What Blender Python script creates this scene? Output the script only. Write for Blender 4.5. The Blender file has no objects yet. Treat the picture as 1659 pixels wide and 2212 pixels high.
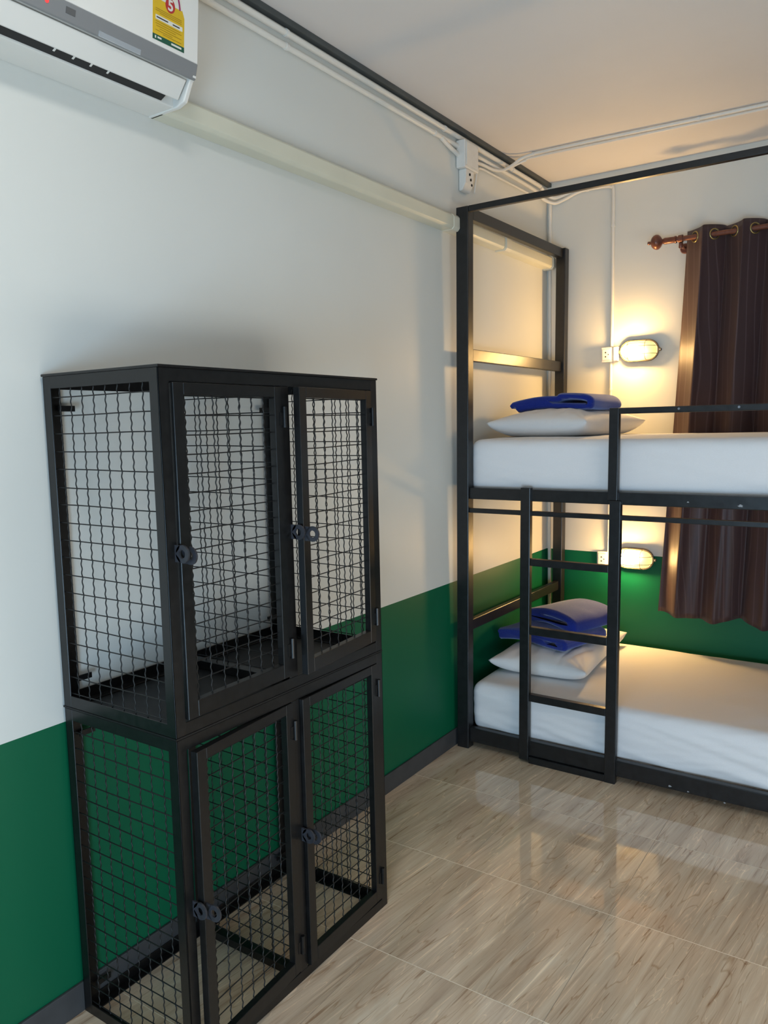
import bpy, math, random
from mathutils import Vector, Matrix, noise
random.seed(7)
SC = bpy.context.scene
COL = SC.collection
R = math.radians

# ------------------------------------------------------------ camera
CAM = Vector((1.7407, -4.2172, 1.5))
a, b, c = R(34.2747), R(-6.2855), R(-1.215)
fw = Vector((-math.sin(a)*math.cos(b), math.cos(a)*math.cos(b), math.sin(b)))
rt = Vector((math.cos(a), math.sin(a), 0)); up = rt.cross(fw)
r2 = rt*math.cos(c)+up*math.sin(c); u2 = up*math.cos(c)-rt*math.sin(c)
cd = bpy.data.cameras.new('camera'); cam = bpy.data.objects.new('camera', cd); COL.objects.link(cam)
cd.sensor_fit = 'VERTICAL'; cd.sensor_height = 24; cd.lens = 1688.877/2212*24; cd.clip_start = .02
M = Matrix((r2, u2, -fw)).transposed().to_4x4(); M.translation = CAM
cam.matrix_world = M
SC.camera = cam

# ------------------------------------------------------------ world, lights, exposure
SC.view_settings.view_transform = 'Standard'; SC.view_settings.look = 'None'
SC.view_settings.exposure = -0.08; SC.view_settings.gamma = 1; SC.view_settings.use_curve_mapping = False
w = bpy.data.worlds.new('world'); SC.world = w; w.use_nodes = True
w.node_tree.nodes['Background'].inputs[0].default_value = (.72, .86, 1, 1)
w.node_tree.nodes['Background'].inputs[1].default_value = 0.25
ROOM_H = 2.80; ROOM_X = 3.3; ROOM_Y = -5.6

def area(name, loc, rot, sx, sy, power, col, spread=180):
    l = bpy.data.lights.new(name, 'AREA'); l.shape = 'RECTANGLE'; l.size = sx; l.size_y = sy
    l.energy = power; l.color = col; l.spread = R(spread)
    o = bpy.data.objects.new(name, l); COL.objects.link(o); o.location = loc; o.rotation_euler = rot
    return o
# daylight entering through the doorway behind the camera and low through the balcony opening in the right wall
area('daylight_doorway', (2.05, ROOM_Y-.05, .62), (R(90), 0, R(0)), 1.3, 1.1, 82, (.48, .74, 1))
area('daylight_balcony', (ROOM_X+.05, -3.1, .42), (R(90), 0, R(90)), 2.3, .70, 27, (1, .96, .87))

# ------------------------------------------------------------ materials
def mat(name, col, rough=.5, spec=.5, metal=0, **kw):
    m = bpy.data.materials.new(name); m.use_nodes = True
    n = m.node_tree.nodes['Principled BSDF']
    n.inputs['Base Color'].default_value = (*col, 1); n.inputs['Roughness'].default_value = rough
    n.inputs['Specular IOR Level'].default_value = spec; n.inputs['Metallic'].default_value = metal
    for k, v in kw.items():
        n.inputs[k.replace('_', ' ')].default_value = v
    return m
def nodes(m): return m.node_tree.nodes, m.node_tree.links, m.node_tree.nodes['Principled BSDF']
def noisy(m, scale=20, amt=.15, bump=0., detail=4, vec=(1, 1, 1), rough=0.):
    N, L, P = nodes(m)
    tc = N.new('ShaderNodeNewGeometry'); mp = N.new('ShaderNodeMapping'); mp.inputs['Scale'].default_value = vec
    nz = N.new('ShaderNodeTexNoise'); nz.inputs['Scale'].default_value = scale; nz.inputs['Detail'].default_value = detail
    L.new(tc.outputs['Position'], mp.inputs[0]); L.new(mp.outputs[0], nz.inputs['Vector'])
    col = P.inputs['Base Color'].default_value[:3]
    rp = N.new('ShaderNodeValToRGB')
    rp.color_ramp.elements[0].position = .3; rp.color_ramp.elements[1].position = .7
    rp.color_ramp.elements[0].color = (*[x*(1-amt) for x in col], 1); rp.color_ramp.elements[1].color = (*[min(1, x*(1+amt)) for x in col], 1)
    L.new(nz.outputs['Fac'], rp.inputs[0]); L.new(rp.outputs[0], P.inputs['Base Color'])
    if bump:
        bp = N.new('ShaderNodeBump'); bp.inputs['Strength'].default_value = bump; bp.inputs['Distance'].default_value = .004
        L.new(nz.outputs['Fac'], bp.inputs['Height']); L.new(bp.outputs[0], P.inputs['Normal'])
    if rough:
        mr = N.new('ShaderNodeMapRange'); r0 = P.inputs['Roughness'].default_value
        mr.inputs['To Min'].default_value = r0-rough; mr.inputs['To Max'].default_value = r0+rough
        L.new(nz.outputs['Fac'], mr.inputs[0]); L.new(mr.outputs[0], P.inputs['Roughness'])
    return m
WHITE = (.735, .745, .705)
GREEN_Z = .778
def wall_mat(name, split=True):
    m = mat(name, WHITE, .45, .28); N, L, P = nodes(m)
    g = N.new('ShaderNodeNewGeometry'); s = N.new('ShaderNodeSeparateXYZ'); L.new(g.outputs['Position'], s.inputs[0])
    nz = N.new('ShaderNodeTexNoise'); nz.inputs['Scale'].default_value = 1.7; nz.inputs['Detail'].default_value = 3; L.new(g.outputs['Position'], nz.inputs['Vector'])
    rp = N.new('ShaderNodeValToRGB'); rp.color_ramp.elements[0].position = .35; rp.color_ramp.elements[1].position = .65
    rp.color_ramp.elements[0].color = (*[x*.97 for x in WHITE], 1); rp.color_ramp.elements[1].color = (*WHITE, 1)
    L.new(nz.outputs['Fac'], rp.inputs[0])
    gt = N.new('ShaderNodeMath'); gt.operation = 'GREATER_THAN'; gt.inputs[1].default_value = GREEN_Z if split else -9
    L.new(s.outputs['Z'], gt.inputs[0])
    mx = N.new('ShaderNodeMix'); mx.data_type = 'RGBA'
    mx.inputs['A'].default_value = (.0015, .112, .050, 1)
    L.new(gt.outputs[0], mx.inputs['Factor']); L.new(rp.outputs[0], mx.inputs['B']); L.new(mx.outputs['Result'], P.inputs['Base Color'])
    n2 = N.new('ShaderNodeTexNoise'); n2.inputs['Scale'].default_value = 9; n2.inputs['Detail'].default_value = 5; L.new(g.outputs['Position'], n2.inputs['Vector'])
    bp = N.new('ShaderNodeBump'); bp.inputs['Strength'].default_value = .12; bp.inputs['Distance'].default_value = .004
    L.new(n2.outputs['Fac'], bp.inputs['Height']); L.new(bp.outputs[0], P.inputs['Normal'])
    return m
m_wall = wall_mat('painted_wall')
m_ceil = noisy(mat('ceiling_paint', (.78, .75, .73), .6, .3), 2, .03)
m_base = noisy(mat('grey_skirting', (.055, .058, .062), .5, .4), 12, .15)
m_cornice = noisy(mat('grey_cornice', (.075, .085, .085), .5, .4), 12, .12)
m_black = noisy(mat('black_metal_paint', (.0055, .0055, .0057), .34, .48), 60, .3, .05, rough=.06)
m_bed = noisy(mat('bed_metal_paint', (.010, .0105, .0115), .34, .5), 45, .3, .05, rough=.06)
m_tray = noisy(mat('black_tray_paint', (.006, .006, .0065), .5, .4), 30, .3)
m_wire = mat('black_wire', (.011, .011, .011), .45, .4)
m_hasp = noisy(mat('hasp_steel', (.03, .031, .038), .45, .5), 90, .25)
m_sheet = noisy(mat('white_sheet', (.80, .80, .81), .8, .2, Sheen_Weight=.15), 260, .015, .08)
m_pillow = noisy(mat('white_pillowcase', (.80, .79, .78), .8, .2, Sheen_Weight=.15), 260, .015, .08)
m_blue = noisy(mat('blue_fleece', (.012, .028, .235), .9, .1, Sheen_Weight=.7, Sheen_Roughness=.45), 350, .2, .4)
m_blue.node_tree.nodes['Principled BSDF'].inputs['Sheen Tint'].default_value = (.6, .7, 1, 1)
m_pipe = mat('white_pvc_pipe', (.80, .78, .72), .35, .5)
m_box = noisy(mat('white_plastic_box', (.78, .77, .73), .4, .5), 30, .03)
m_duct = noisy(mat('cream_duct_plastic', (.70, .69, .56), .32, .5), 6, .03)
m_duct2 = mat('cream_coupling', (.74, .72, .60), .35, .5)
m_ac = mat('white_ac_plastic', (.80, .79, .745), .30, .5)
m_acdark = mat('dark_slot_fill', (.03, .03, .03), .5, .3)
m_acgrey = mat('silver_grey_band', (.27, .275, .28), .30, .5, .15)
m_acgap = mat('ac_receiver', (.12, .12, .12), .3, .5)
m_copper = noisy(mat('copper_rod', (.17, .065, .045), .32, .5, .4), 80, .15)
m_brass = mat('brass_eyelet', (.42, .33, .14), .3, .5, .9)
m_hole = mat('dark_hole', (.01, .01, .01), .7, .2)
m_grout = None
def emis(name, col, s):
    m = bpy.data.materials.new(name); m.use_nodes = True; N = m.node_tree.nodes; L = m.node_tree.links
    N.remove(N['Principled BSDF']); e = N.new('ShaderNodeEmission'); e.inputs[0].default_value = (*col, 1); e.inputs[1].default_value = s
    L.new(e.outputs[0], N['Material Output'].inputs[0]); return m
m_bulb = emis('lamp_bulb', (1, .61, .235), 470)
m_led = emis('red_indicator', (1, .08, .08), 1.3)
m_tube = emis('ceiling_lamp_diffuser', (1, .96, .90), 42)
# warm frosted lamp glass, the bulb's glow put in as the glass's own emission
m_glass = bpy.data.materials.new('frosted_lamp_glass'); m_glass.use_nodes = True
N = m_glass.node_tree.nodes; L = m_glass.node_tree.links; N.remove(N['Principled BSDF'])
e = N.new('ShaderNodeEmission'); e.inputs[0].default_value = (1, .80, .30, 1); e.inputs[1].default_value = 2.2
t = N.new('ShaderNodeBsdfTransparent'); t.inputs[0].default_value = (1, .97, .9, 1)
mx = N.new('ShaderNodeMixShader'); mx.inputs[0].default_value = .62
L.new(e.outputs[0], mx.inputs[1]); L.new(t.outputs[0], mx.inputs[2]); L.new(mx.outputs[0], N['Material Output'].inputs[0])

# curtain: satin brown with a woven wavy line pattern, a little light passes through
m_curt = mat('brown_satin_curtain', (.062, .035, .036), .45, .28, Sheen_Weight=.1)
N, L, P = nodes(m_curt)
tc = N.new('ShaderNodeTexCoord'); mp = N.new('ShaderNodeMapping'); mp.inputs['Scale'].default_value = (7, 7, 1.6)
wv = N.new('ShaderNodeTexWave'); wv.bands_direction = 'X'; wv.inputs['Scale'].default_value = 1.3; wv.inputs['Distortion'].default_value = 9; wv.inputs['Detail'].default_value = 1.0; wv.inputs['Detail Scale'].default_value = .6
rp = N.new('ShaderNodeValToRGB'); rp.color_ramp.elements[0].position = .93; rp.color_ramp.elements[1].position = 1
rp.color_ramp.elements[0].color = (.062, .035, .036, 1); rp.color_ramp.elements[1].color = (.10, .064, .066, 1)
L.new(tc.outputs['Object'], mp.inputs[0]); L.new(mp.outputs[0], wv.inputs['Vector']); L.new(wv.outputs['Fac'], rp.inputs[0]); L.new(rp.outputs[0], P.inputs['Base Color'])
tr = N.new('ShaderNodeBsdfTranslucent'); tr.inputs[0].default_value = (.45, .20, .10, 1)
mx = N.new('ShaderNodeMixShader'); mx.inputs[0].default_value = .07
L.new(P.outputs[0], mx.inputs[1]); L.new(tr.outputs[0], mx.inputs[2]); L.new(mx.outputs[0], N['Material Output'].inputs[0])

# floor: polished wood-look tiles, 512 mm, grout with its sheen painted paler on joints along x
m_floor = mat('wood_look_tile', (.5, .4, .3), .10, .5, IOR=1.6)
N, L, P = nodes(m_floor)
g = N.new('ShaderNodeNewGeometry')
TP = .512
def fmath(op, x, y=None, z=None):
    n = N.new('ShaderNodeMath'); n.operation = op
    for i, v in enumerate((x, y, z)):
        if v is None: continue
        if isinstance(v, (int, float)): n.inputs[i].default_value = v
        else: L.new(v, n.inputs[i])
    return n.outputs[0]
sp = N.new('ShaderNodeSeparateXYZ'); L.new(g.outputs['Position'], sp.inputs[0])
tx = fmath('DIVIDE', fmath('SUBTRACT', sp.outputs['X'], .003), TP); ty = fmath('DIVIDE', fmath('ADD', sp.outputs['Y'], 1.481), TP)
ix = fmath('FLOOR', tx); iy = fmath('FLOOR', ty)
rnd = N.new('ShaderNodeTexWhiteNoise'); rnd.noise_dimensions = '2D'
cb = N.new('ShaderNodeCombineXYZ'); L.new(ix, cb.inputs[0]); L.new(iy, cb.inputs[1]); L.new(cb.outputs[0], rnd.inputs['Vector'])
off = N.new('ShaderNodeVectorMath'); off.operation = 'SCALE'; off.inputs['Scale'].default_value = 7; L.new(rnd.outputs['Color'], off.inputs[0])
ad = N.new('ShaderNodeVectorMath'); ad.operation = 'ADD'; L.new(g.outputs['Position'], ad.inputs[0]); L.new(off.outputs[0], ad.inputs[1])
def streak(scale, vec, rot, dist, detail, rough=.6):
    mr = N.new('ShaderNodeMapping'); mr.inputs['Rotation'].default_value = (0, 0, rot); L.new(ad.outputs[0], mr.inputs[0])
    mp = N.new('ShaderNodeMapping'); mp.inputs['Scale'].default_value = vec; L.new(mr.outputs[0], mp.inputs[0])
    nz = N.new('ShaderNodeTexNoise'); nz.inputs['Scale'].default_value = scale; nz.inputs['Detail'].default_value = detail; nz.inputs['Roughness'].default_value = rough; nz.inputs['Distortion'].default_value = dist
    L.new(mp.outputs[0], nz.inputs['Vector']); return nz.outputs['Fac']
s1 = streak(1, (26, 1.8, 1), R(6), 1.0, 5)
s2 = streak(1, (95, 3.2, 1), R(7), .8, 3)
s3 = streak(1, (8, 1.2, 1), R(6), .6, 2)
def ramp(fac, stops):
    r = N.new('ShaderNodeValToRGB'); el = r.color_ramp.elements
    while len(el) < len(stops): el.new(.5)
    for i, (p_, c_) in enumerate(stops): el[i].position = p_; el[i].color = (*c_, 1)
    L.new(fac, r.inputs[0]); return r.outputs[0]
c1 = ramp(s1, [(.28, (.53, .39, .275)), (.42, (.69, .54, .395)), (.55, (.75, .61, .455)), (.72, (.82, .71, .56))])
c2 = ramp(s2, [(.30, (.60, .50, .43)), (.39, (.97, .96, .95)), (.61, (1, 1, 1)), (.69, (1.28, 1.28, 1.26))])
c3 = ramp(s3, [(.35, (.86, .84, .82)), (.65, (1.10, 1.08, 1.06))])
def mul(A, B):
    m_ = N.new('ShaderNodeMix'); m_.data_type = 'RGBA'; m_.blend_type = 'MULTIPLY'; m_.inputs['Factor'].default_value = 1
    L.new(A, m_.inputs['A']); L.new(B, m_.inputs['B']); return m_.outputs['Result']
def vein(sc, rot, wd):
    n_ = streak(1, sc, rot, 1.6, 2, .45); d_ = fmath('ABSOLUTE', fmath('SUBTRACT', n_, .5)); return fmath('MINIMUM', fmath('DIVIDE', d_, wd), 1)
v1 = ramp(vein((13, 1.3, 1), R(7), .011), [(0, (.78, .70, .63)), (1, (1, 1, 1))])
v2 = ramp(vein((17, 1.7, 1), R(4), .009), [(0, (1.22, 1.22, 1.2)), (1, (1, 1, 1))])
cc = mul(mul(mul(mul(c1, c2), c3), v1), v2)
def edge(tv):
    fr = fmath('FRACT', tv); return fmath('MULTIPLY', fmath('MINIMUM', fr, fmath('SUBTRACT', 1, fr)), TP)
gxm = fmath('LESS_THAN', edge(tx), .0009); gym = fmath('LESS_THAN', edge(ty), .0012); gm = fmath('MAXIMUM', gxm, gym)
gx = N.new('ShaderNodeMix'); gx.data_type = 'RGBA'; L.new(gm, gx.inputs['Factor']); L.new(cc, gx.inputs['A']); L.new(ramp(gym, [(0, (.36, .28, .20)), (1, (.92, .82, .67))]), gx.inputs['B'])  # joints along x coloured pale as if reflecting, the others dark
L.new(gx.outputs['Result'], P.inputs['Base Color'])
rr = fmath('ADD', fmath('MULTIPLY', gm, .5), .055); L.new(rr, P.inputs['Roughness'])
bp = N.new('ShaderNodeBump'); bp.inputs['Strength'].default_value = .35; bp.inputs['Distance'].default_value = .002; bp.invert = True
L.new(gm, bp.inputs['Height']); L.new(bp.outputs[0], P.inputs['Normal'])

# ------------------------------------------------------------ mesh builder
class MB:
    def __init__(s): s.v = []; s.f = []
    def add(s, vs, fs):
        o = len(s.v); s.v += [Vector(p) for p in vs]; s.f += [tuple(i+o for i in q) for q in fs]; return s
    def box(s, x0, x1, y0, y1, z0, z1):
        return s.add([(x, y, z) for x in (x0, x1) for y in (y0, y1) for z in (z0, z1)],
                     [(0, 1, 3, 2), (4, 6, 7, 5), (0, 4, 5, 1), (2, 3, 7, 6), (0, 2, 6, 4), (1, 5, 7, 3)])
    def tube(s, path, r, n=10, closed=False, cap=True):
        path = [Vector(p) for p in path]; m = len(path); vs = []; prev = None
        for i, p in enumerate(path):
            if closed: t = path[(i+1) % m]-path[i-1]
            else: t = path[min(i+1, m-1)]-path[max(i-1, 0)]
            t.normalize()
            if prev is None:
                h = Vector((0, 0, 1)) if abs(t.z) < .9 else Vector((1, 0, 0)); u = t.cross(h).normalized()
            else: u = (prev-t*prev.dot(t)).normalized()
            prev = u; w_ = t.cross(u)
            rad = r[i] if isinstance(r, (list, tuple)) else r
            vs += [p+(u*math.cos(2*math.pi*k/n)+w_*math.sin(2*math.pi*k/n))*rad for k in range(n)]
        fs = []
        for i in range(m if closed else m-1):
            j = (i+1) % m
            fs += [(i*n+k, i*n+(k+1) % n, j*n+(k+1) % n, j*n+k) for k in range(n)]
        if cap and not closed: fs += [tuple(range(n))[::-1], tuple((m-1)*n+k for k in range(n))]
        return s.add(vs, fs)
    def lathe(s, prof, origin, axis='x', n=24):
        # prof: (t along axis, radius)
        o = Vector(origin); vs = []
        for t, r in prof:
            for k in range(n):
                q = 2*math.pi*k/n; A = r*math.cos(q); B = r*math.sin(q)
                vs.append(o+Vector({'x': (t, A, B), 'y': (A, t, B), 'z': (A, B, t)}[axis]))
        fs = [(i*n+k, i*n+(k+1) % n, (i+1)*n+(k+1) % n, (i+1)*n+k) for i in range(len(prof)-1) for k in range(n)]
        fs += [tuple(range(n))[::-1], tuple((len(prof)-1)*n+k for k in range(n))]
        return s.add(vs, fs)
    def prism(s, pts, lo, hi, axis='y'):
        # pts 2D polygon, extruded along axis
        n = len(pts); f = {'y': lambda p, t: (p[0], t, p[1]), 'x': lambda p, t: (t, p[0], p[1]), 'z': lambda p, t: (p[0], p[1], t)}[axis]
        return s.add([f(p, lo) for p in pts]+[f(p, hi) for p in pts],
                     [tuple(range(n)), tuple(range(2*n-1, n-1, -1))]+[(i, i+n, (i+1) % n+n, (i+1) % n) for i in range(n)])
    def ring(s, outer, inner, lo, hi, axis='y'):
        n = len(outer); f = {'y': lambda p, t: (p[0], t, p[1]), 'x': lambda p, t: (t, p[0], p[1]), 'z': lambda p, t: (p[0], p[1], t)}[axis]
        vs = [f(p, t) for t in (lo, hi) for P_ in (outer, inner) for p in P_]; fs = []
        for i in range(n):
            j = (i+1) % n
            fs += [(i, j, n+j, n+i), (2*n+i, 3*n+i, 3*n+j, 2*n+j), (i, 2*n+i, 2*n+j, j), (n+i, n+j, 3*n+j, 3*n+i)]
        return s.add(vs, fs)
    def grid(s, fn, nu, nv, cu=False):
        vs = [fn(i/nu, j/nv) for i in range(nu+1) for j in range(nv+1)]
        return s.add(vs, [(i*(nv+1)+j, (i+1)*(nv+1)+j, (i+1)*(nv+1)+j+1, i*(nv+1)+j+1) for i in range(nu) for j in range(nv)])
    def map(s, fn): s.v = [Vector(fn(p)) for p in s.v]; return s
    def build(s, name, m, parent=None, smooth=None, bevel=0, seg=2, sub=0, mods=None):
        import bmesh
        me = bpy.data.meshes.new(name)
        org = Vector((0, 0, 0))
        if parent is not None: org = Vector(parent.get('_o', (0, 0, 0)))
        elif s.v:
            xs = [p.x for p in s.v]; ys = [p.y for p in s.v]; zs = [p.z for p in s.v]
            org = Vector(((min(xs)+max(xs))/2, (min(ys)+max(ys))/2, min(zs)))
        me.from_pydata([p-org for p in s.v], [], s.f); me.update()
        bm = bmesh.new(); bm.from_mesh(me); bmesh.ops.recalc_face_normals(bm, faces=bm.faces); bm.to_mesh(me); bm.free()
        me.materials.append(m)
        if smooth is not None:
            me.polygons.foreach_set('use_smooth', [True]*len(me.polygons))
            if smooth < 180: me.set_sharp_from_angle(angle=R(smooth))
        o = bpy.data.objects.new(name, me); COL.objects.link(o)
        if parent is not None: o.parent = parent
        else: o.location = org
        if parent is not None: o['_o'] = tuple(org)
        else: o['_o'] = tuple(org)
        if bevel:
            q = o.modifiers.new('bevel', 'BEVEL'); q.width = bevel; q.segments = seg; q.limit_method = 'ANGLE'; q.angle_limit = R(40)
        if sub:
            q = o.modifiers.new('sub', 'SUBSURF'); q.levels = sub; q.render_levels = sub
        return o
def thing(name, label, cat, loc, group=None):
    o = bpy.data.objects.new(name, None); COL.objects.link(o); o.location = loc; o.empty_display_size = .1
    o['label'] = label; o['category'] = cat; o['_o'] = tuple(loc)
    if group: o['group'] = group
    return o
def tag(o, label, cat, group=None):
    o['label'] = label; o['category'] = cat
    if group: o['group'] = group
    return o
def struct(o): o['kind'] = 'structure'; return o
def circ(cx, cy, r, n=24, r2=None): return [(cx+r*math.cos(2*math.pi*k/n), cy+(r2 or r)*math.sin(2*math.pi*k/n)) for k in range(n)]
def smooth_path(pts, k=6):
    pts = [Vector(p) for p in pts]; out = []
    for i in range(len(pts)-1):
        p0 = pts[max(i-1, 0)]; p1 = pts[i]; p2 = pts[i+1]; p3 = pts[min(i+2, len(pts)-1)]
        for j in range(k):
            t = j/k; out.append(.5*((2*p1)+(p2-p0)*t+(2*p0-5*p1+4*p2-p3)*t*t+(3*p1-p0-3*p2+p3)*t**3))
    return out+[pts[-1]]
def nz(p, s=1.0): return noise.noise(Vector(p)*s)

# ------------------------------------------------------------ the room
struct(MB().box(-.1, ROOM_X+.1, ROOM_Y-.1, .1, -.08, 0).build('floor', m_floor))
struct(MB().box(-.1, ROOM_X+.1, ROOM_Y-.1, .1, ROOM_H, ROOM_H+.08).build('ceiling', m_ceil))
struct(MB().box(-.1, 0, ROOM_Y-.1, .1, 0, ROOM_H).build('wall_left', m_wall))
struct(MB().box(0, ROOM_X, 0, .1, 0, ROOM_H).build('wall_back', m_wall))
# right wall with its balcony opening, front wall with its doorway
wr = MB(); X = ROOM_X
wr.box(X, X+.1, ROOM_Y, -4.60, 0, ROOM_H); wr.box(X, X+.1, -1.60, .1, 0, ROOM_H)
wr.box(X, X+.1, -4.60, -1.60, 2.0, ROOM_H)
m_wall2 = noisy(mat('low_bounce_wall', (.30, .31, .31), .6, .3), 3, .05)  # unseen walls made grey to cut the bounce light
struct(wr.build('wall_right', m_wall2))
wf = MB(); Y = ROOM_Y
wf.box(0, 1.3, Y-.1, Y, 0, ROOM_H); wf.box(2.8, X, Y-.1, Y, 0, ROOM_H); wf.box(1.3, 2.8, Y-.1, Y, 2.05, ROOM_H)
struct(wf.build('wall_front', m_wall2))
struct(MB().box(0, .009, ROOM_Y, 0, 0, .079).build('baseboard_left', m_base, bevel=.002))
struct(MB().box(.009, ROOM_X, -.009, 0, 0, .079).build('baseboard_back', m_base, bevel=.002))
struct(MB().box(0, .024, ROOM_Y, 0, ROOM_H-.021, ROOM_H).build('trim_1', m_cornice, bevel=.002))

# ceiling lamp above the lockers, out of the photograph's frame
t = thing('ceiling_light', 'round white ceiling lamp above the lockers', 'lamp', (.95, -3.45, ROOM_H-.06))
MB().lathe([(0, .15), (.02, .16), (.06, .16)], (.95, -3.45, ROOM_H-.06), 'z', 32).build('lamp_base', m_box, t, smooth=40)
MB().lathe([(-.018, .04), (-.012, .10), (0, .14), (.006, .14)], (.95, -3.45, ROOM_H-.06), 'z', 32).build('diffuser', m_tube, t, smooth=60)

# ------------------------------------------------------------ lockers
LX0, LX1, LY0, LY1 = .010, .4215, -3.1113, -2.3088
YD = -2.7130     # divider centre
def crimp_mesh(width_axis, fixed, w0, w1, z0, z1, pitch=.0426, first=None, r=.0016, shift=None):
    """crimped uprights and straight cross wires; width_axis 'x' or 'y'"""
    m = MB(); P = (lambda t, z, o=0: (t, fixed+o, z)) if width_axis == 'x' else (lambda t, z, o=0: (fixed+o, t, z))
    t = w0+(first if first is not None else pitch*.6)
    while t < w1-.004:
        n = int((z1-z0)/.0035); ph = random.random()*.4
        m.tube([P(t+.0016*math.sin(2*math.pi*(z0+(z1-z0)*i/n)/.0213+ph), z0+(z1-z0)*i/n, .0007) for i in range(n+1)], r, 5)
        t += pitch
    z = z0+pitch*.55
    while z < z1-.004:
        n = 8; dz = random.uniform(-.0015, .0015)
        m.tube([P(w0+(w1-w0)*i/n, z+dz*math.sin(i*.7), -.0007) for i in range(n+1)], r*.95, 5)
        z += pitch
    return m
def angle_iron(m, x, y, sx, sy, z0, z1, w=.029, th=.003, wy=None):
    """upright L profile with its outer corner at x,y opening towards sx,sy"""
    xs = sorted((x, x+sx*w)); ys = sorted((y, y+sy*th)); m.box(xs[0], xs[1], ys[0], ys[1], z0, z1)
    xs = sorted((x, x+sx*th)); ys = sorted((y, y+sy*(wy or w))); m.box(xs[0], xs[1], ys[0], ys[1], z0, z1)
def hasp(m, x, y, z, rad=.020, out=.024, th=.0045):
    """upright plate with a round eye, standing out from a face at x, lying in a plane y = const"""
    n = 20; o = []; i_ = []
    for k in range(n):
        q = 2*math.pi*k/n; o.append((x+out+rad*math.cos(q), z+rad*1.0*math.sin(q))); i_.append((x+out+rad*.46*math.cos(q), z+rad*.46*math.sin(q)))
    m.ring(o, i_, y-th/2, y+th/2, 'y')
    m.prism([(x-.001, z-rad*.95), (x+out-rad*.3, z-rad*.9), (x+out-rad*.3-.004, z-rad*.5), (x+.003, z), (x+out-rad*.3-.004, z+rad*.5), (x+out-rad*.3, z+rad*.9), (x-.001, z+rad*.95)], y-th/2, y+th/2, 'y')
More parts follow.
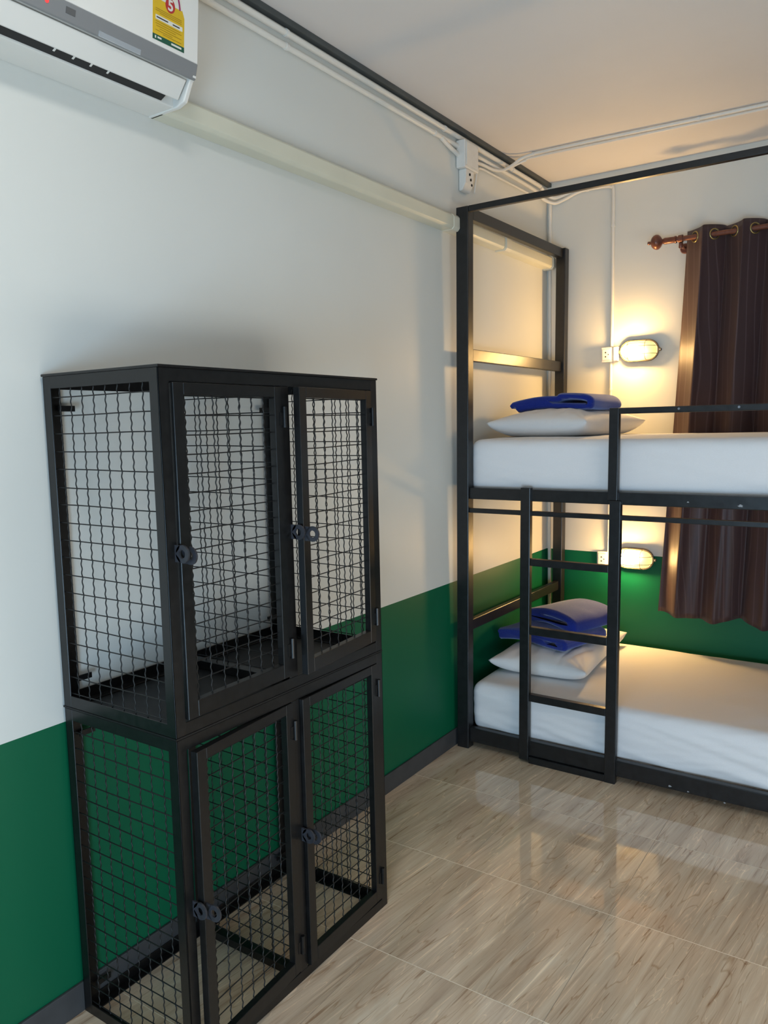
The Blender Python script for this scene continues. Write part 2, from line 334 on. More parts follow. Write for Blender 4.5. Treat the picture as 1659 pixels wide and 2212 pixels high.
def locker(name, label, z0, z1, tray, doors, group):
    t = thing(name, label, 'locker', ((LX0+LX1)/2, (LY0+LY1)/2, z0), group)
    W = .029; zt = z1-(.006 if tray else .001)
    for q in ((LX1, LY0, -1, 1), (LX1, LY1, -1, -1), (LX0, LY0, 1, 1), (LX0, LY1, 1, -1)):
        fr = MB(); angle_iron(fr, *q, z0, zt, wy=.044 if q[0] == LX0 else None); fr.build('corner_post', m_black, t, bevel=.0008, seg=1)
    for nm, za, zb in (('bottom_frame', z0, z0+W), ('top_frame', zt-W, zt)):
        q = MB(); lo = nm == 'bottom_frame'; zf = (za, za+.003) if lo else (zb-.003, zb)
        q.box(LX1-.0032, LX1-.0002, LY0+.003, LY1-.003, za, zb); q.box(LX0+.0002, LX0+.0032, LY0+.003, LY1-.003, za, zb)
        q.box(LX0+.003, LX1-.003, LY0+.0002, LY0+.0032, za, zb); q.box(LX0+.003, LX1-.003, LY1-.0032, LY1-.0002, za, zb)
        # horizontal legs of the angle iron
        q.box(LX1-W, LX1-.003, LY0+.003, LY1-.003, *zf); q.box(LX0+.003, LX0+W, LY0+.003, LY1-.003, *zf)
        q.box(LX0+W, LX1-W, LY0+.003, LY0+W, *zf); q.box(LX0+W, LX1-W, LY1-W, LY1-.003, *zf)
        if lo: q.box(LX0+W, LX1-W, YD-.014, YD+.014, za+.0005, za+.0245)
        q.build(nm, m_black, t, bevel=.0008, seg=1)
    dv = MB(); dv.box(LX1-.0034, LX1-.0004, YD-.0145, YD+.0145, z0+W, zt-W); dv.box(LX1-.028, LX1-.0034, YD-.0015, YD+.0015, z0+W, zt-W)
    dv.build('middle_post', m_black, t, bevel=.0008, seg=1)
    MB().box(LX0+.0004, LX0+.0034, YD-.0145, YD+.0145, z0+W, zt-W).build('middle_post', m_black, t, bevel=.0008, seg=1)
    if tray:
        MB().box(LX0-.004, LX1+.003, LY0-.002, LY1+.003, zt, z1).build('top_panel', m_black, t, bevel=.001, seg=1)
        MB().box(LX0-.004, LX1+.001, LY0-.001, LY1+.001, z0-.0045, z0-.0003).build('floor_panel', m_tray, t)
    # wire panels: near side, divider, far side
    crimp_mesh('x', LY0+.006, LX0+.004, LX1-.004, z0+.012, zt-.012, first=.052-.004+.003).build('side_mesh', m_wire, t, smooth=180)
    crimp_mesh('x', YD, LX0+.004, LX1-.006, z0+.012, zt-.012, first=.035).build('divider_mesh', m_wire, t, smooth=180)
    crimp_mesh('x', LY1-.006, LX0+.004, LX1-.004, z0+.012, zt-.012, first=.044).build('side_mesh', m_wire, t, smooth=180)
    for yy, s_ in ((LY0+.028, 1), (LY1-.028, -1)):
        for zz in (zt-.075, z0+.062):
            br = MB(); br.box(LX0+.012, LX0+.016, min(yy, yy+s_*.044), max(yy, yy+s_*.044), zz-.007, zz+.007)
            br.lathe([(0, .003), (.003, .003)], (LX0+.015, yy+s_*.037, zz), 'x', 10)
            br.build('wall_bracket', m_black, t)
    for (ya, yb, ang) in doors:
        za = z0+W+.002+.003; zb = zt-W-.001-.001; th = .020; st = .030
        ca, sa = math.cos(R(ang)), math.sin(R(ang))
        def sw(p, hy=yb, hx=LX1):   # swing about the hinge on the far side
            dx, dy = p[0]-hx, p[1]-hy
            return (hx+dx*ca-dy*sa, hy+dy*ca+dx*sa, p[2])
        d = MB(); xo = LX1+.001
        d.box(xo-th, xo, ya, ya+st, za, zb); d.box(xo-th, xo, yb-st, yb, za, zb)
        d.box(xo-th, xo, ya+st, yb-st, za, za+st+.008); d.box(xo-th, xo, ya+st, yb-st, zb-st+.004, zb)
        do = d.map(sw).build('door', m_black, t, bevel=.0012, seg=1)
        crimp_mesh('y', xo-th+.003, ya+.012, yb-.012, za+.012, zb-.012, first=.034).map(sw).build('door_mesh', m_wire, do, smooth=180)
        zc = (za+zb)/2+.003
        hm = MB(); hasp(hm, xo-.001, ya+.006, zc-.003); hm.map(sw).build('lock_eye', m_hasp, do, smooth=40)
        hm = MB(); hasp(hm, LX1-.001, ya-.0075, zc+.002); hm.build('lock_eye', m_hasp, t, smooth=40)
        for zh in (zb-.075, za+.075):
            h = MB(); h.tube([(xo+.004, yb+.001, zh-.026), (xo+.004, yb+.001, zh+.026)], .0055, 10)
            h.box(xo-.002, xo+.002, yb-.014, yb+.002, zh-.02, zh+.012)
            h.build('hinge', m_black, do, smooth=40)
    return t
g_ = 'black mesh lockers stacked by the left wall'
DO = [(LY0+.031, YD-.0155)]
locker('mesh_locker', 'black wire mesh locker with two doors and a flat top, upper of the stacked pair', .8235, 1.639, True,
       [(LY0+.0315, YD-.010, 1.2), (YD+.0165, LY1-.0285, 5.0)], g_)
locker('mesh_locker', 'black wire mesh locker with two doors standing on the floor, lower of the stacked pair', 0, .819, False,
       [(LY0+.0315, YD-.010, 4.2), (YD+.0165, LY1-.0285, 1.6)], g_)

# ------------------------------------------------------------ bunk bed
BY = -1.124; BYB = -.017; BXR = 2.03
def lean(p):   # the frame stands a little out of true
    x, y, z = p; return (x+.0093*z+.0142*(y-BY), y-.010*x, z)
bed = thing('bunk_bed', 'black steel two-tier bunk bed with ladder along the back wall', 'bed', (.05, -.6, 0))
def bpart(m, name, bev=.003, parent=None, mt=None): return m.map(lean).build(name, mt or m_bed, parent or bed, bevel=bev)
for (x0, x1, y0, y1) in ((.021, .0796, BY, BY+.05), (.040, .0937, BYB-.05, BYB), (BXR-.055, BXR, BY, BY+.05), (BXR-.055, BXR, BYB-.05, BYB)):
    bpart(MB().box(x0, x1, y0, y1, 0, 2.433), 'post')
bpart(MB().box(.0798, BXR-.055, BY+.001, BY+.026, 2.408, 2.433), 'top_rail')
bpart(MB().box(.045, .0785, BY+.05, BYB-.05, 2.383, 2.432), 'top_rail')
bpart(MB().box(BXR-.05, BXR-.01, BY+.05, BYB-.05, 2.383, 2.432), 'top_rail')
# platform frames
for z0, z1, th in ((1.166, 1.217, .03), (.032, .100, .03)):
    bpart(MB().box(.0798, BXR-.055, BY+.012, BY+.012+th, z0, z1), 'side_rail')
    bpart(MB().box(.094, BXR-.055, BYB-.002-th, BYB-.002, z0, z1), 'side_rail')
    bpart(MB().box(.044, .064, BY+.05, BYB-.05, z0, z1), 'end_rail'); bpart(MB().box(BXR-.045, BXR-.012, BY+.05, BYB-.05, z0, z1), 'end_rail')
    bpart(MB().box(.082, BXR-.05, BY+.043, BYB-.034, z1-.045, z1-.030), 'mattress_board', .001, mt=mat('plywood_board', (.30, .20, .12), .7))
bpart(MB().box(.0798, BXR-.055, BY+.010, BY+.030, 1.104, 1.124), 'brace_rail', .002)
bpart(MB().box(.094, BXR-.055, BYB-.030, BYB-.010, 1.104, 1.124), 'brace_rail', .002)
# headboard rails by the left wall
bpart(MB().box(.050, .0775, BY+.05, BYB-.05, 1.776, 1.830), 'headboard_rail'); bpart(MB().box(.050, .0775, BY+.05, BYB-.05, .556, .606), 'headboard_rail')
bpart(MB().box(BXR-.045, BXR-.015, BY+.05, BYB-.05, 1.776, 1.830), 'footboard_rail'); bpart(MB().box(BXR-.045, BXR-.015, BY+.05, BYB-.05, .556, .606), 'footboard_rail')
# guard rail and ladder
def unlean_x(xw, z): return xw-.0093*z
lad = bpart(MB().box(.7205, .7665, BY-.001, BY+.027, 0, 1.183), 'ladder')
bpart(MB().box(.3335, .3785, BY-.001, BY+.027, .012, 1.225), 'ladder_upright', parent=lad)
for z0, z1 in ((.890, .918), (.586, .618), (.286, .316), (.002, .030)):
    bpart(MB().box(.3787, .7203, BY+.002, BY+.030, z0-.002, z1), 'rung', .002, parent=lad)
gr = bpart(MB().box(.713, .752, BY-.001, BY+.027, 1.183, 1.551), 'guard_rail_post')
bpart(MB().box(.752, 1.55, BY-.001, BY+.027, 1.527, 1.551), 'guard_rail')
bpart(MB().box(1.511, 1.55, BY-.001, BY+.027, 1.218, 1.527), 'guard_rail_post')
for zx, zz in ((.98, 1.541), (1.19, 1.541)):
    bpart(MB().lathe([(0, .0045), (.003, .003)][::-1], (zx, BY-.0035, zz), 'y', 12), 'rivet', 0, mt=mat('worn_rivet', (.25, .27, .3), .4, .5, .6))
m_chip = mat('bare_primer', (.30, .31, .33), .6)
for xx, zz, rr0 in ((1.205, 1.180, .008), (1.02, 1.187, .004), (.985, .045, .006), (1.055, .040, .004), (1.19, .030, .004)):
    k_ = MB(); k_.prism([(xx-.0142*0+rr0*(1+.35*math.sin(5*q+xx*9))*math.cos(q), zz+.6*rr0*(1+.3*math.sin(3*q+zz*40))*math.sin(q)) for q in [2*math.pi*i/12 for i in range(12)]], BY+.0116, BY+.0125, 'y')
    bpart(k_, 'paint_chip', 0, mt=m_chip)

def rbox(x0, x1, y0, y1, z0, z1, r, nx, ny, nzz, disp=None):
    """rounded box of closely spaced quads"""
    m = MB(); hx, hy, hz = (x1-x0)/2, (y1-y0)/2, (z1-z0)/2; C = Vector(((x0+x1)/2, (y0+y1)/2, (z0+z1)/2))
    def samp(h, n):
        a_ = [-h+r*(1-math.cos(math.pi/2*i/5)) for i in range(5)]; mid = [-h+r+(2*h-2*r)*i/n for i in range(n+1)]
        return a_+mid+[-q for q in a_[::-1]]
    X_, Y_, Z_ = samp(hx, nx), samp(hy, ny), samp(hz, nzz)
    idx = {}
    def vid(i, j, k):
        key = (i, j, k)
        if key not in idx:
            p = Vector((X_[i], Y_[j], Z_[k])); q = Vector([max(-h+r, min(h-r, v)) for v, h in zip(p, (hx, hy, hz))])
            d = p-q
            nrm = d.normalized() if d.length > 1e-9 else Vector()
            if d.length > 1e-9: p = q+nrm*r
            p = p+C
            if disp: p = disp(p, nrm)
            idx[key] = len(m.v); m.v.append(p)
        return idx[key]
    A, B, D = len(X_)-1, len(Y_)-1, len(Z_)-1
    for k in (0, D):
        for i in range(A):
            for j in range(B): m.f.append((vid(i, j, k), vid(i+1, j, k), vid(i+1, j+1, k), vid(i, j+1, k)))
    for j in (0, B):
        for i in range(A):
            for k in range(D): m.f.append((vid(i, j, k), vid(i+1, j, k), vid(i+1, j, k+1), vid(i, j, k+1)))
    for i in (0, A):
        for j in range(B):
            for k in range(D): m.f.append((vid(i, j, k), vid(i, j+1, k), vid(i, j+1, k+1), vid(i, j, k+1)))
    return m
def mattress(name, label, z0, z1, seed, yf, amp):
    zc = (z0+z1)/2
    def disp(p, n):
        q = p.copy()
        fr = max(0, 1-abs(p.y-yf)/.07)
        # loose sheet: shallow diagonal tension folds on the side, soft waves on top
        s1 = noise.noise(Vector((p.x*2.2+seed, p.z*26+p.x*5, 3.1)))*.0045 + noise.noise(Vector((p.x*7+seed, p.z*50-p.x*9, 1.3)))*.0015
        q.y -= fr*(s1*amp + .006*math.cos((p.z-zc)/(z1-z0)*math.pi))
        topw = max(0, (p.z-z0)/(z1-z0)-.75)*4
        dome = math.sin(math.pi*min(1, max(0, (p.y-yf)/(-yf-.07))))
        q.z += topw*(.004*dome*1.5 + noise.noise(Vector((p.x*3+seed, p.y*5, .5)))*.004 + noise.noise(Vector((p.x*14-p.y*9+seed, p.y*5+p.x*3, .2)))*.0012)
        rag = max(0, 1-(p.z-z0)/.03)*fr
        q.z += rag*noise.noise(Vector((p.x*9, seed, 0)))*.006
        if p.x < .15: q.x += (1-topw)*.003*noise.noise(Vector((p.y*9, p.z*30, seed)))
        return q
    m = rbox(.068, 1.965, yf, -.072, z0, z1, .045, 150, 70, 22, disp)
    return tag(m.build(name, m_sheet, smooth=180), label, 'mattress')
mattress('mattress', 'white sheeted mattress on the upper bunk', 1.1885, 1.430, 3.0, BY+.0515, .8)
mattress('mattress', 'white sheeted mattress on the lower bunk near the floor', .0715, .305, 8.0, BY+.0525, 1.9)

def pillow(label, cx, cy, zb, lx, ly, h, rot, seed, tilt=0):
    m = MB(); n = 90; ca, sa = math.cos(rot), math.sin(rot)
    def P(u, v, top):
        pin = 1-.10*(1-abs(v)**2.2); pin2 = 1-.07*(1-abs(u)**2.2)
        x = u*lx/2*pin; y = v*ly/2*pin2
        e = max(0, (1-abs(u)**2.6))*max(0, (1-abs(v)**2.6)); th = e**.40
        rad = math.atan2(v, u); cor = (abs(u)*abs(v))**2.5
        wr = .006*noise.noise(Vector((u*5+seed, v*5, 2)))*th
        q_ = (u*.75-v*.25)*9+1.4*noise.noise(Vector((u*2.2, v*2.2, seed)))
        wr += .0085*(abs(math.sin(q_*2.1))**.6-.6)*max(0, min(1, (u+.15)*1.6))*max(0, 1-abs(u))**.35*e**.25*max(0, min(1, noise.noise(Vector((u*2+4, v*2.5, seed)))*2+.75))
        wr += .004*math.sin(14*math.atan2(v-1, u-1)+seed)*max(0, 1-math.hypot(u-1, v-1)/.9)*th+.004*math.sin(14*math.atan2(v+1, u-1)+seed)*max(0, 1-math.hypot(u-1, v+1)/.9)*th
        zc = .046+.022*cor
        z = zc+(h-zc)*th+wr if top else zc*(1-min(1, th*1.5))
        if not top: z = max(z, .003)
        X_, Y_ = x*ca-y*sa, x*sa+y*ca
        return (cx+X_, cy+Y_, zb+z+tilt*x)
    m.grid(lambda s_, t_: P(2*s_-1, 2*t_-1, True), n, n); m.grid(lambda s_, t_: P(2*s_-1, 2*t_-1, False), n, n)
    # weld rim
    seen = {}; remap = []
    for p in m.v:
        k = (round(p.x, 5), round(p.y, 5), round(p.z, 5)); remap.append(seen.setdefault(k, len(seen)))
    vs = [None]*len(seen)
    for p, r_ in zip(m.v, remap): vs[r_] = p
    m.v = vs; m.f = [tuple(remap[i] for i in f) for f in m.f]
    return tag(m.build('pillow', m_pillow, smooth=180), label, 'pillow')
pillow('white pillow on the upper bunk under a folded blue blanket', .330, -.53, 1.434, .50, .72, .136, R(-4), 1.0)
pillow('white pillow on the lower bunk under two folded blankets', .300, -.535, .309, .47, .78, .130, R(4), 5.0)

def folded(label, cx, cy, z, w, d, path, th, rot, seed, group, droop=0., bend=None):
    """fleece folded over itself: a thick sheet following path (u 0..1 across, height) extruded in depth"""
    P_ = smooth_path([Vector((u*w-w/2, 0, h)) for u, h in path], 7); n = len(P_); prof = []
    for i, p in enumerate(P_):
        t = (P_[min(i+1, n-1)]-P_[max(i-1, 0)]).normalized(); nrm = Vector((-t.z, 0, t.x)); prof.append((p, nrm))
    loop = [(p+nn*th/2) for p, nn in prof]+[prof[-1][0]+(prof[-1][0]-prof[-2][0]).normalized()*th*.35]+[(p-nn*th/2) for p, nn in prof[::-1]]+[prof[0][0]-(prof[1][0]-prof[0][0]).normalized()*th*.35]
    m = MB(); K = 26; L_ = len(loop); ca, sa = math.cos(rot), math.sin(rot); vs = []
    for j in range(K+1):
        s = j/K; y = (s-.5)*d; pinch = min(1, (min(s, 1-s)*d/.012))**.5
        for q in loop:
            c0 = Vector((q.x, y, q.z)); ctr = min((p for p, _ in prof), key=lambda p: (p-q).length)
            x = ctr.x+(q.x-ctr.x)*(.45+.55*pinch); zz = ctr.z+(q.z-ctr.z)*(.45+.55*pinch)
            x += .006*noise.noise(Vector((y*6, zz*20, seed))); yy = y+.010*noise.noise(Vector((x*5, zz*30, seed+3)))
            zz += .006*noise.noise(Vector((x*7, y*7, seed+5)))-droop*(x/w*2)**2*(1 if x < 0 else .6)
            if bend: zz += bend(x/w+.5, s)
            vs.append((cx+x*ca-yy*sa, cy+x*sa+yy*ca, z+zz))
    fs = [(j*L_+i, j*L_+(i+1) % L_, (j+1)*L_+(i+1) % L_, (j+1)*L_+i) for j in range(K) for i in range(L_)]
    fs += [tuple(range(L_)), tuple(K*L_+i for i in range(L_-1, -1, -1))]
    m.add(vs, fs)
    return tag(m.build('folded_blanket', m_blue, smooth=60), label, 'blanket', group)
gb = 'folded blue blankets on the pillows'
folded('folded blue blanket lying on the pillow of the upper bunk', .300, -.52, 1.566, .42, .36,
       [(.12, .014), (.5, .014), (.93, .015), (1.0, .036), (.93, .056), (.66, .058), (.58, .043), (.2, .042), (.04, .040)], .030, R(-3), 2.0, gb, .028)
folded('folded deep blue blanket resting directly on the lower bunk pillow', .268, -.600, .444, .39, .36,
       [(.04, .014), (.5, .014), (.95, .014), (1.0, .028), (.94, .042), (.5, .042), (.03, .042)], .030, R(-14), 4.0, gb, .024)
folded('folded blue blanket on top of the stack of two on the lower bunk', .300, -.46, .496, .35, .34,
       [(.05, .016), (.5, .016), (.93, .017), (1.0, .036), (.92, .054), (.5, .052), (.05, .046)], .036, R(-20), 9.0, gb, .026, bend=lambda u, v: .012*math.sin(math.pi*u))

# ------------------------------------------------------------ wall lamps
def stadium(cx, cz, w, h, n=12):
    r = h/2; o = []
    for k in range(n+1): q = -math.pi/2+math.pi*k/n; o.append((cx+w/2-r+r*math.cos(q), cz+r*math.sin(q)))
    for k in range(n+1): q = math.pi/2+math.pi*k/n; o.append((cx-w/2+r+r*math.cos(q), cz+r*math.sin(q)))
    return o
def wall_lamp(cx, cz, label, rot):
    t = thing('bulkhead_lamp', label, 'lamp', (cx, 0, cz-.05), 'lit oval bulkhead lamps on the back wall')
    ca, sa = math.cos(rot), math.sin(rot)
    def rr_(p): dx, dz = p[0]-cx, p[2]-cz; return (cx+dx*ca-dz*sa, p[1], cz+dx*sa+dz*ca)
    m_cage = mat('dark_lamp_rim', (.05, .045, .035), .4, .5)
    W, H = .205, .112
    b_ = MB(); b_.ring(stadium(cx, cz, W, H), stadium(cx, cz, W-.022, H-.022), -.030, -.022, 'y'); b_.ring(stadium(cx, cz, W-.012, H-.012), stadium(cx, cz, W-.022, H-.022), -.022, -.001, 'y')
    b_.map(rr_).build('rim', m_cage, t, smooth=40, bevel=.002)
    MB().prism(stadium(cx, cz, W-.026, H-.026), -.010, 0, 'y').map(rr_).build('back_plate', m_cage, t)
    # glass dome
    gl = MB(); prof = [(1, 0), (.99, .012), (.94, .026), (.84, .037), (.66, .045), (.40, .050), (.12, .052)]
    rings = []
    for s_, h_ in prof:
        rings.append([(x, -.026-h_*1.1, z) for x, z in stadium(cx, cz, (W-.024)-(1-s_)*(H-.024), (H-.024)*s_)])
    n = len(rings[0]); vs = [p for r_ in rings for p in r_]
    fs = [(i*n+k, i*n+(k+1) % n, (i+1)*n+(k+1) % n, (i+1)*n+k) for i in range(len(rings)-1) for k in range(n)]+[tuple((len(rings)-1)*n+k for k in range(n))]
    gl.add(vs, fs).map(rr_).build('glass_cover', m_glass, t, smooth=60)
    # cage wires
    def dome(u, v): return -.030-.052*1.1*max(0, 1-(abs(u)**3.2))**.6*max(0, 1-abs(v)**3)**.5
    cg = MB()
    for v in (-.36, .36):
        cg.tube([rr_((cx+u*(W-.012)/2, dome(u, v)-.004, cz+v*H/2)) for u in [i/14-1 for i in range(29)]], .0013, 6)
    for u in (-.45, .42):
        cg.tube([rr_((cx+u*W/2+.0, dome(u, v)-.004, cz+v*(H-.008)/2)) for v in [i/10-1 for i in range(21)]], .0013, 6)
    cg.build('wire_guard', m_cage, t, smooth=180)
    for s_ in (-1, 1):
        MB().prism(circ(cx+s_*(W/2+.003), cz, .008, 14), -.0295, -.018, 'y').map(rr_).build('screw_lug', m_cage, t, smooth=40)
    sc_ = MB(); sc_.prism(circ(cx+W/2+.004, cz, .003, 10), -.032, -.029, 'y'); sc_.map(rr_).build('screw', mat('bright_screw', (.8, .8, .8), .3, .5, .8), t)
    bb = MB(); bb.lathe([(-.078, .010), (-.074, .020), (-.055, .028), (-.02, .030), (.005, .025), (.018, .016), (.024, .006)], (cx-.006, -.053, cz), 'x', 20)
    bb.map(rr_).build('bulb', m_bulb, t, smooth=60)
    return t
wall_lamp(.520, 1.862, 'lit oval bulkhead lamp beside the curtain above the upper bunk', R(0))
wall_lamp(.512, .760, 'lit oval bulkhead lamp beside the curtain above the lower bunk', R(0))

# outlets
def outlet(x0, x1, z0, z1, depth, label, double):
    t = thing('wall_outlet', label, 'outlet', ((x0+x1)/2, 0, z0), 'white wall outlets beside the bed lamps')
    MB().box(x0, x1, -depth, 0, z0, z1).build('outlet_box', m_box, t, bevel=.004, seg=3)
    MB().box(x0+.008, x0+.052, -depth-.004, -depth, z0+.012, z1-.012).build('socket_plate', m_box, t, bevel=.0015)
    h = MB()
    for dz in (-.011, .011): h.prism(circ(x0+.026, (z0+z1)/2+dz, .0042, 10), -depth-.0046, -depth-.0038, 'y')
    h.prism(circ(x0+.041, (z0+z1)/2, .0032, 10), -depth-.0046, -depth-.0038, 'y')
    h.build('socket_holes', m_hole, t)
    if double: MB().box(x1-.012, x1+.012, -depth-.006, 0, z0+.004, z1-.002).build('switch_cover', m_pipe, t, bevel=.003)
outlet(.318, .398, 1.813, 1.893, .030, 'white surface wall outlet left of the upper bunk lamp', True)
outlet(.300, .368, .700, .786, .014, 'white wall outlet left of the lower bunk lamp', False)

# ------------------------------------------------------------ conduits
gp = 'white electrical conduits'
def conduit(label, path, r=.0085, clips=(), k=0, name='conduit', ribs=None):
    P_ = smooth_path(path, k) if k else [Vector(p) for p in path]
    o = tag(MB().tube(P_, r, 12).build(name, m_pipe, smooth=60), label, 'conduit', gp)
    for (p, ax) in clips:
        m = MB(); m.lathe([(-.006, r+.0022), (.006, r+.0022)], p, ax, 16)
        m.build('clip', m_box, o, smooth=40)
    if ribs:
        m = MB()
        for p, d in ribs:
            u = Vector(d).normalized(); m.tube([Vector(p)-u*.0015, Vector(p)+u*.0015], r+.0016, 12)
        m.build('bend_ribs', m_pipe, o, smooth=40)
    return o
conduit('upper white conduit running under the grey cornice along the left wall', [(.012, ROOM_Y, 2.757), (.012, -.13, 2.757)] , .0105, [((.012, -2.18, 2.757), 'y'), ((.012, -1.16, 2.757), 'y'), ((.012, -.48, 2.757), 'y')])
conduit('lower white conduit running along the left wall to the junction box', smooth_path([(.011, ROOM_Y, 2.716), (.011, -1.26, 2.716), (.011, -1.20, 2.715), (.013, -1.12, 2.694), (.014, -1.04, 2.678)], 6), .0095, [((.011, -2.18, 2.716), 'y'), ((.011, -1.24, 2.716), 'y')])
conduit('white conduit from the junction box to the room corner, bending onto the back wall', smooth_path([(.011, -.93, 2.712), (.011, -.86, 2.720), (.011, -.75, 2.722), (.011, -.20, 2.722), (.013, -.09, 2.700), (.050, -.028, 2.685), (.10, -.015, 2.698), (.17, -.012, 2.722), (.22, -.011, 2.729), (.32, -.011, 2.727), (.362, -.011, 2.716), (.370, -.011, 2.69), (.370, -.011, 2.4), (.370, -.011, 1.895)], 6), .0085,
        [((.23, -.011, 2.729), 'x'), ((.370, -.011, 2.52), 'z')])
conduit('long white conduit high on the back wall running right behind the bed rail', smooth_path([(.012, -.12, 2.755), (.016, -.07, 2.735), (.050, -.028, 2.712), (.11, -.014, 2.722), (.18, -.012, 2.742), (.24, -.011, 2.748), (.6, -.011, 2.750), (ROOM_X, -.011, 2.752)], 6), .0095)
conduit('vertical white conduit in the room corner', [(.020, -.011, 2.690), (.020, -.011, .08)], .0095)
conduit('vertical white conduit between the two wall outlets', [(.366, -.009, 1.813), (.362, -.009, .786)], .0075, [((.365, -.009, 1.67), 'z')])
conduit('front white conduit crossing the ceiling above the bunk bed', smooth_path([(.014, -.93, 2.668), (.014, -.86, 2.690), (.014, -.80, 2.697), (.018, -.70, 2.700), (.030, -.62, 2.716), (.055, -.565, 2.750), (.085, -.545, 2.776), (.14, -.538, 2.788), (.20, -.537, 2.790), (.48, -.530, 2.790), (.9, -.506, 2.790), (1.17, -.497, 2.790), (ROOM_X, -.42, 2.790)], 6), .0075,
        [((.15, -.538, 2.789), 'x'), ((.90, -.506, 2.790), 'x')])
conduit('rear white conduit crossing the ceiling above the bunk bed', smooth_path([(.026, -.565, 2.735), (.05, -.515, 2.765), (.09, -.493, 2.782), (.16, -.488, 2.791), (.9, -.456, 2.791), (ROOM_X, -.37, 2.791)], 6), .0065)
conduit('thin white cable conduit under the junction box along the left wall', smooth_path([(.012, -.89, 2.552), (.011, -.875, 2.60), (.010, -.85, 2.665), (.009, -.80, 2.680), (.009, -.70, 2.682), (.009, -.20, 2.690)], 6), .005)

# junction box with sockets hanging beneath it
jb = thing('junction_box', 'white junction box with sockets on the left wall below the cornice', 'junction box', (.02, -.98, 2.54))
MB().box(.002, .048, -1.045, -.915, 2.625, 2.742).build('box_body', m_box, jb, bevel=.005, seg=3)
MB().box(.048, .052, -1.035, -.925, 2.635, 2.732).build('box_lid', m_box, jb, bevel=.002)
sk = MB().prism([(.002, 2.625), (.040, 2.625), (.036, 2.565), (.018, 2.535), (.002, 2.535)], -1.02, -.945, 'y').build('socket_block', m_box, jb, bevel=.004, seg=2)
hh = MB()
for i, zz in enumerate((2.605, 2.585, 2.565)): hh.prism(circ(-.985+.012*i, zz, .006, 12), .036, .0415-.002*i, 'x')
hh.build('socket_holes', m_hole, sk)

# cream duct that hides the air conditioner pipes
dt = thing('pipe_duct', 'cream plastic duct running along the left wall from the air conditioner', 'duct', (.03, -1.4, 2.333))
def ductprof(e=0.): return [(0, 2.333-e), (.050+e, 2.333-e), (.060+e, 2.343-e*.4), (.060+e, 2.386+e*.4), (.050+e, 2.396+e), (0, 2.396+e)]
MB().prism(ductprof(), -2.74, -.669, 'y').build('duct_cover', m_duct, dt, bevel=.003, seg=3)
MB().prism(ductprof(), -.661, -.075, 'y').build('duct_cover', m_duct, dt, bevel=.003, seg=3)
MB().prism(ductprof(-.006), -.675, -.03, 'y').build('duct_gap_filler', mat('duct_gap_shade', (.10, .08, .05), .7), dt)  # dark filler added inside so the gaps between covers look shaded
MB().prism(ductprof(.002), -1.175, -1.03, 'y').build('duct_coupling', m_duct2, dt, bevel=.003, seg=3)
MB().prism(ductprof(.0035), -.655, -.60, 'y').build('duct_coupling', m_duct2, dt, bevel=.003, seg=3)
MB().prism(ductprof(.004), -.069, -.035, 'y').build('duct_end_cap', m_duct2, dt, bevel=.003, seg=3)

# ------------------------------------------------------------ air conditioner
AY0, AY1 = -3.56, -2.73
ac = thing('air_conditioner', 'white wall air conditioner with a grey band and a yellow rating sticker', 'air conditioner', (.1, (AY0+AY1)/2, 2.333))
MB().prism([(0, 2.335), (.100, 2.335), (.100, 2.372), (.112, 2.372), (.150, 2.392), (.168, 2.392), (.182, 2.60), (.165, 2.622), (0, 2.622)], AY0+.012, AY1-.012, 'y').build('body', m_ac, ac, bevel=.004, seg=3)
for y0, y1 in ((AY0, AY0+.014), (AY1-.014, AY1)):
    MB().prism([(0, 2.333), (.112, 2.333), (.139, 2.341), (.164, 2.386), (.176, 2.392), (.184, 2.60), (.166, 2.624), (0, 2.624)], y0, y1, 'y').build('end_cap', m_ac, ac, bevel=.003, seg=2)
fp = MB().prism([(.170, 2.424), (.184, 2.424), (.199, 2.59), (.186, 2.612), (.176, 2.612)], AY0+.001, AY1-.001, 'y').build('front_panel', m_ac, ac, bevel=.003, seg=3)
bd = MB().prism([(.165, 2.388), (.1735, 2.388), (.1845, 2.4245), (.170, 2.4245)], AY0+.001, AY1-.001, 'y').build('grey_band', m_acgrey, ac, bevel=.0025, seg=2)
fl = MB().prism([(.122, 2.347), (.128, 2.344), (.162, 2.385), (.155, 2.389)], AY0+.02, AY1-.022, 'y').build('air_flap', m_ac, ac, bevel=.002)
MB().prism([(.1005, 2.340), (.121, 2.349), (.121, 2.371), (.1005, 2.371)], AY0+.03, AY1-.055, 'y').build('outlet_slot', m_acdark, ac)  # solid dark block filling the outlet slot
for y in (-3.098, -3.050, -3.004, -2.958):
    MB().prism([(.112, 2.3445), (.120, 2.3478), (.120, 2.353), (.114, 2.351)], y, y+.005, 'y').build('outlet_vane', m_ac, ac)
bx_ = lambda z: .1735+(z-2.388)*(.011/.0365)
MB().lathe([(-.001, .0045), (.0016, .0045), (.0020, .003)], (bx_(2.408)-.0003, -3.150, 2.408), 'x', 14).build('indicator_light', m_led, ac)
MB().prism([(bx_(2.402), 2.402), (bx_(2.402)+.0012, 2.402), (bx_(2.414)+.0012, 2.414), (bx_(2.414), 2.414)], -3.105, -3.082, 'y').build('receiver_window', m_acgap, ac)
MB().prism([(bx_(2.389)-.0005, 2.3875), (bx_(2.389)+.0012, 2.3875), (bx_(2.398)+.0012, 2.398), (bx_(2.398)-.001, 2.398)], -3.02, -2.905, 'y').build('chrome_strip', mat('bright_chrome_strip', (.75, .8, .85), .15, .5, .6), ac)
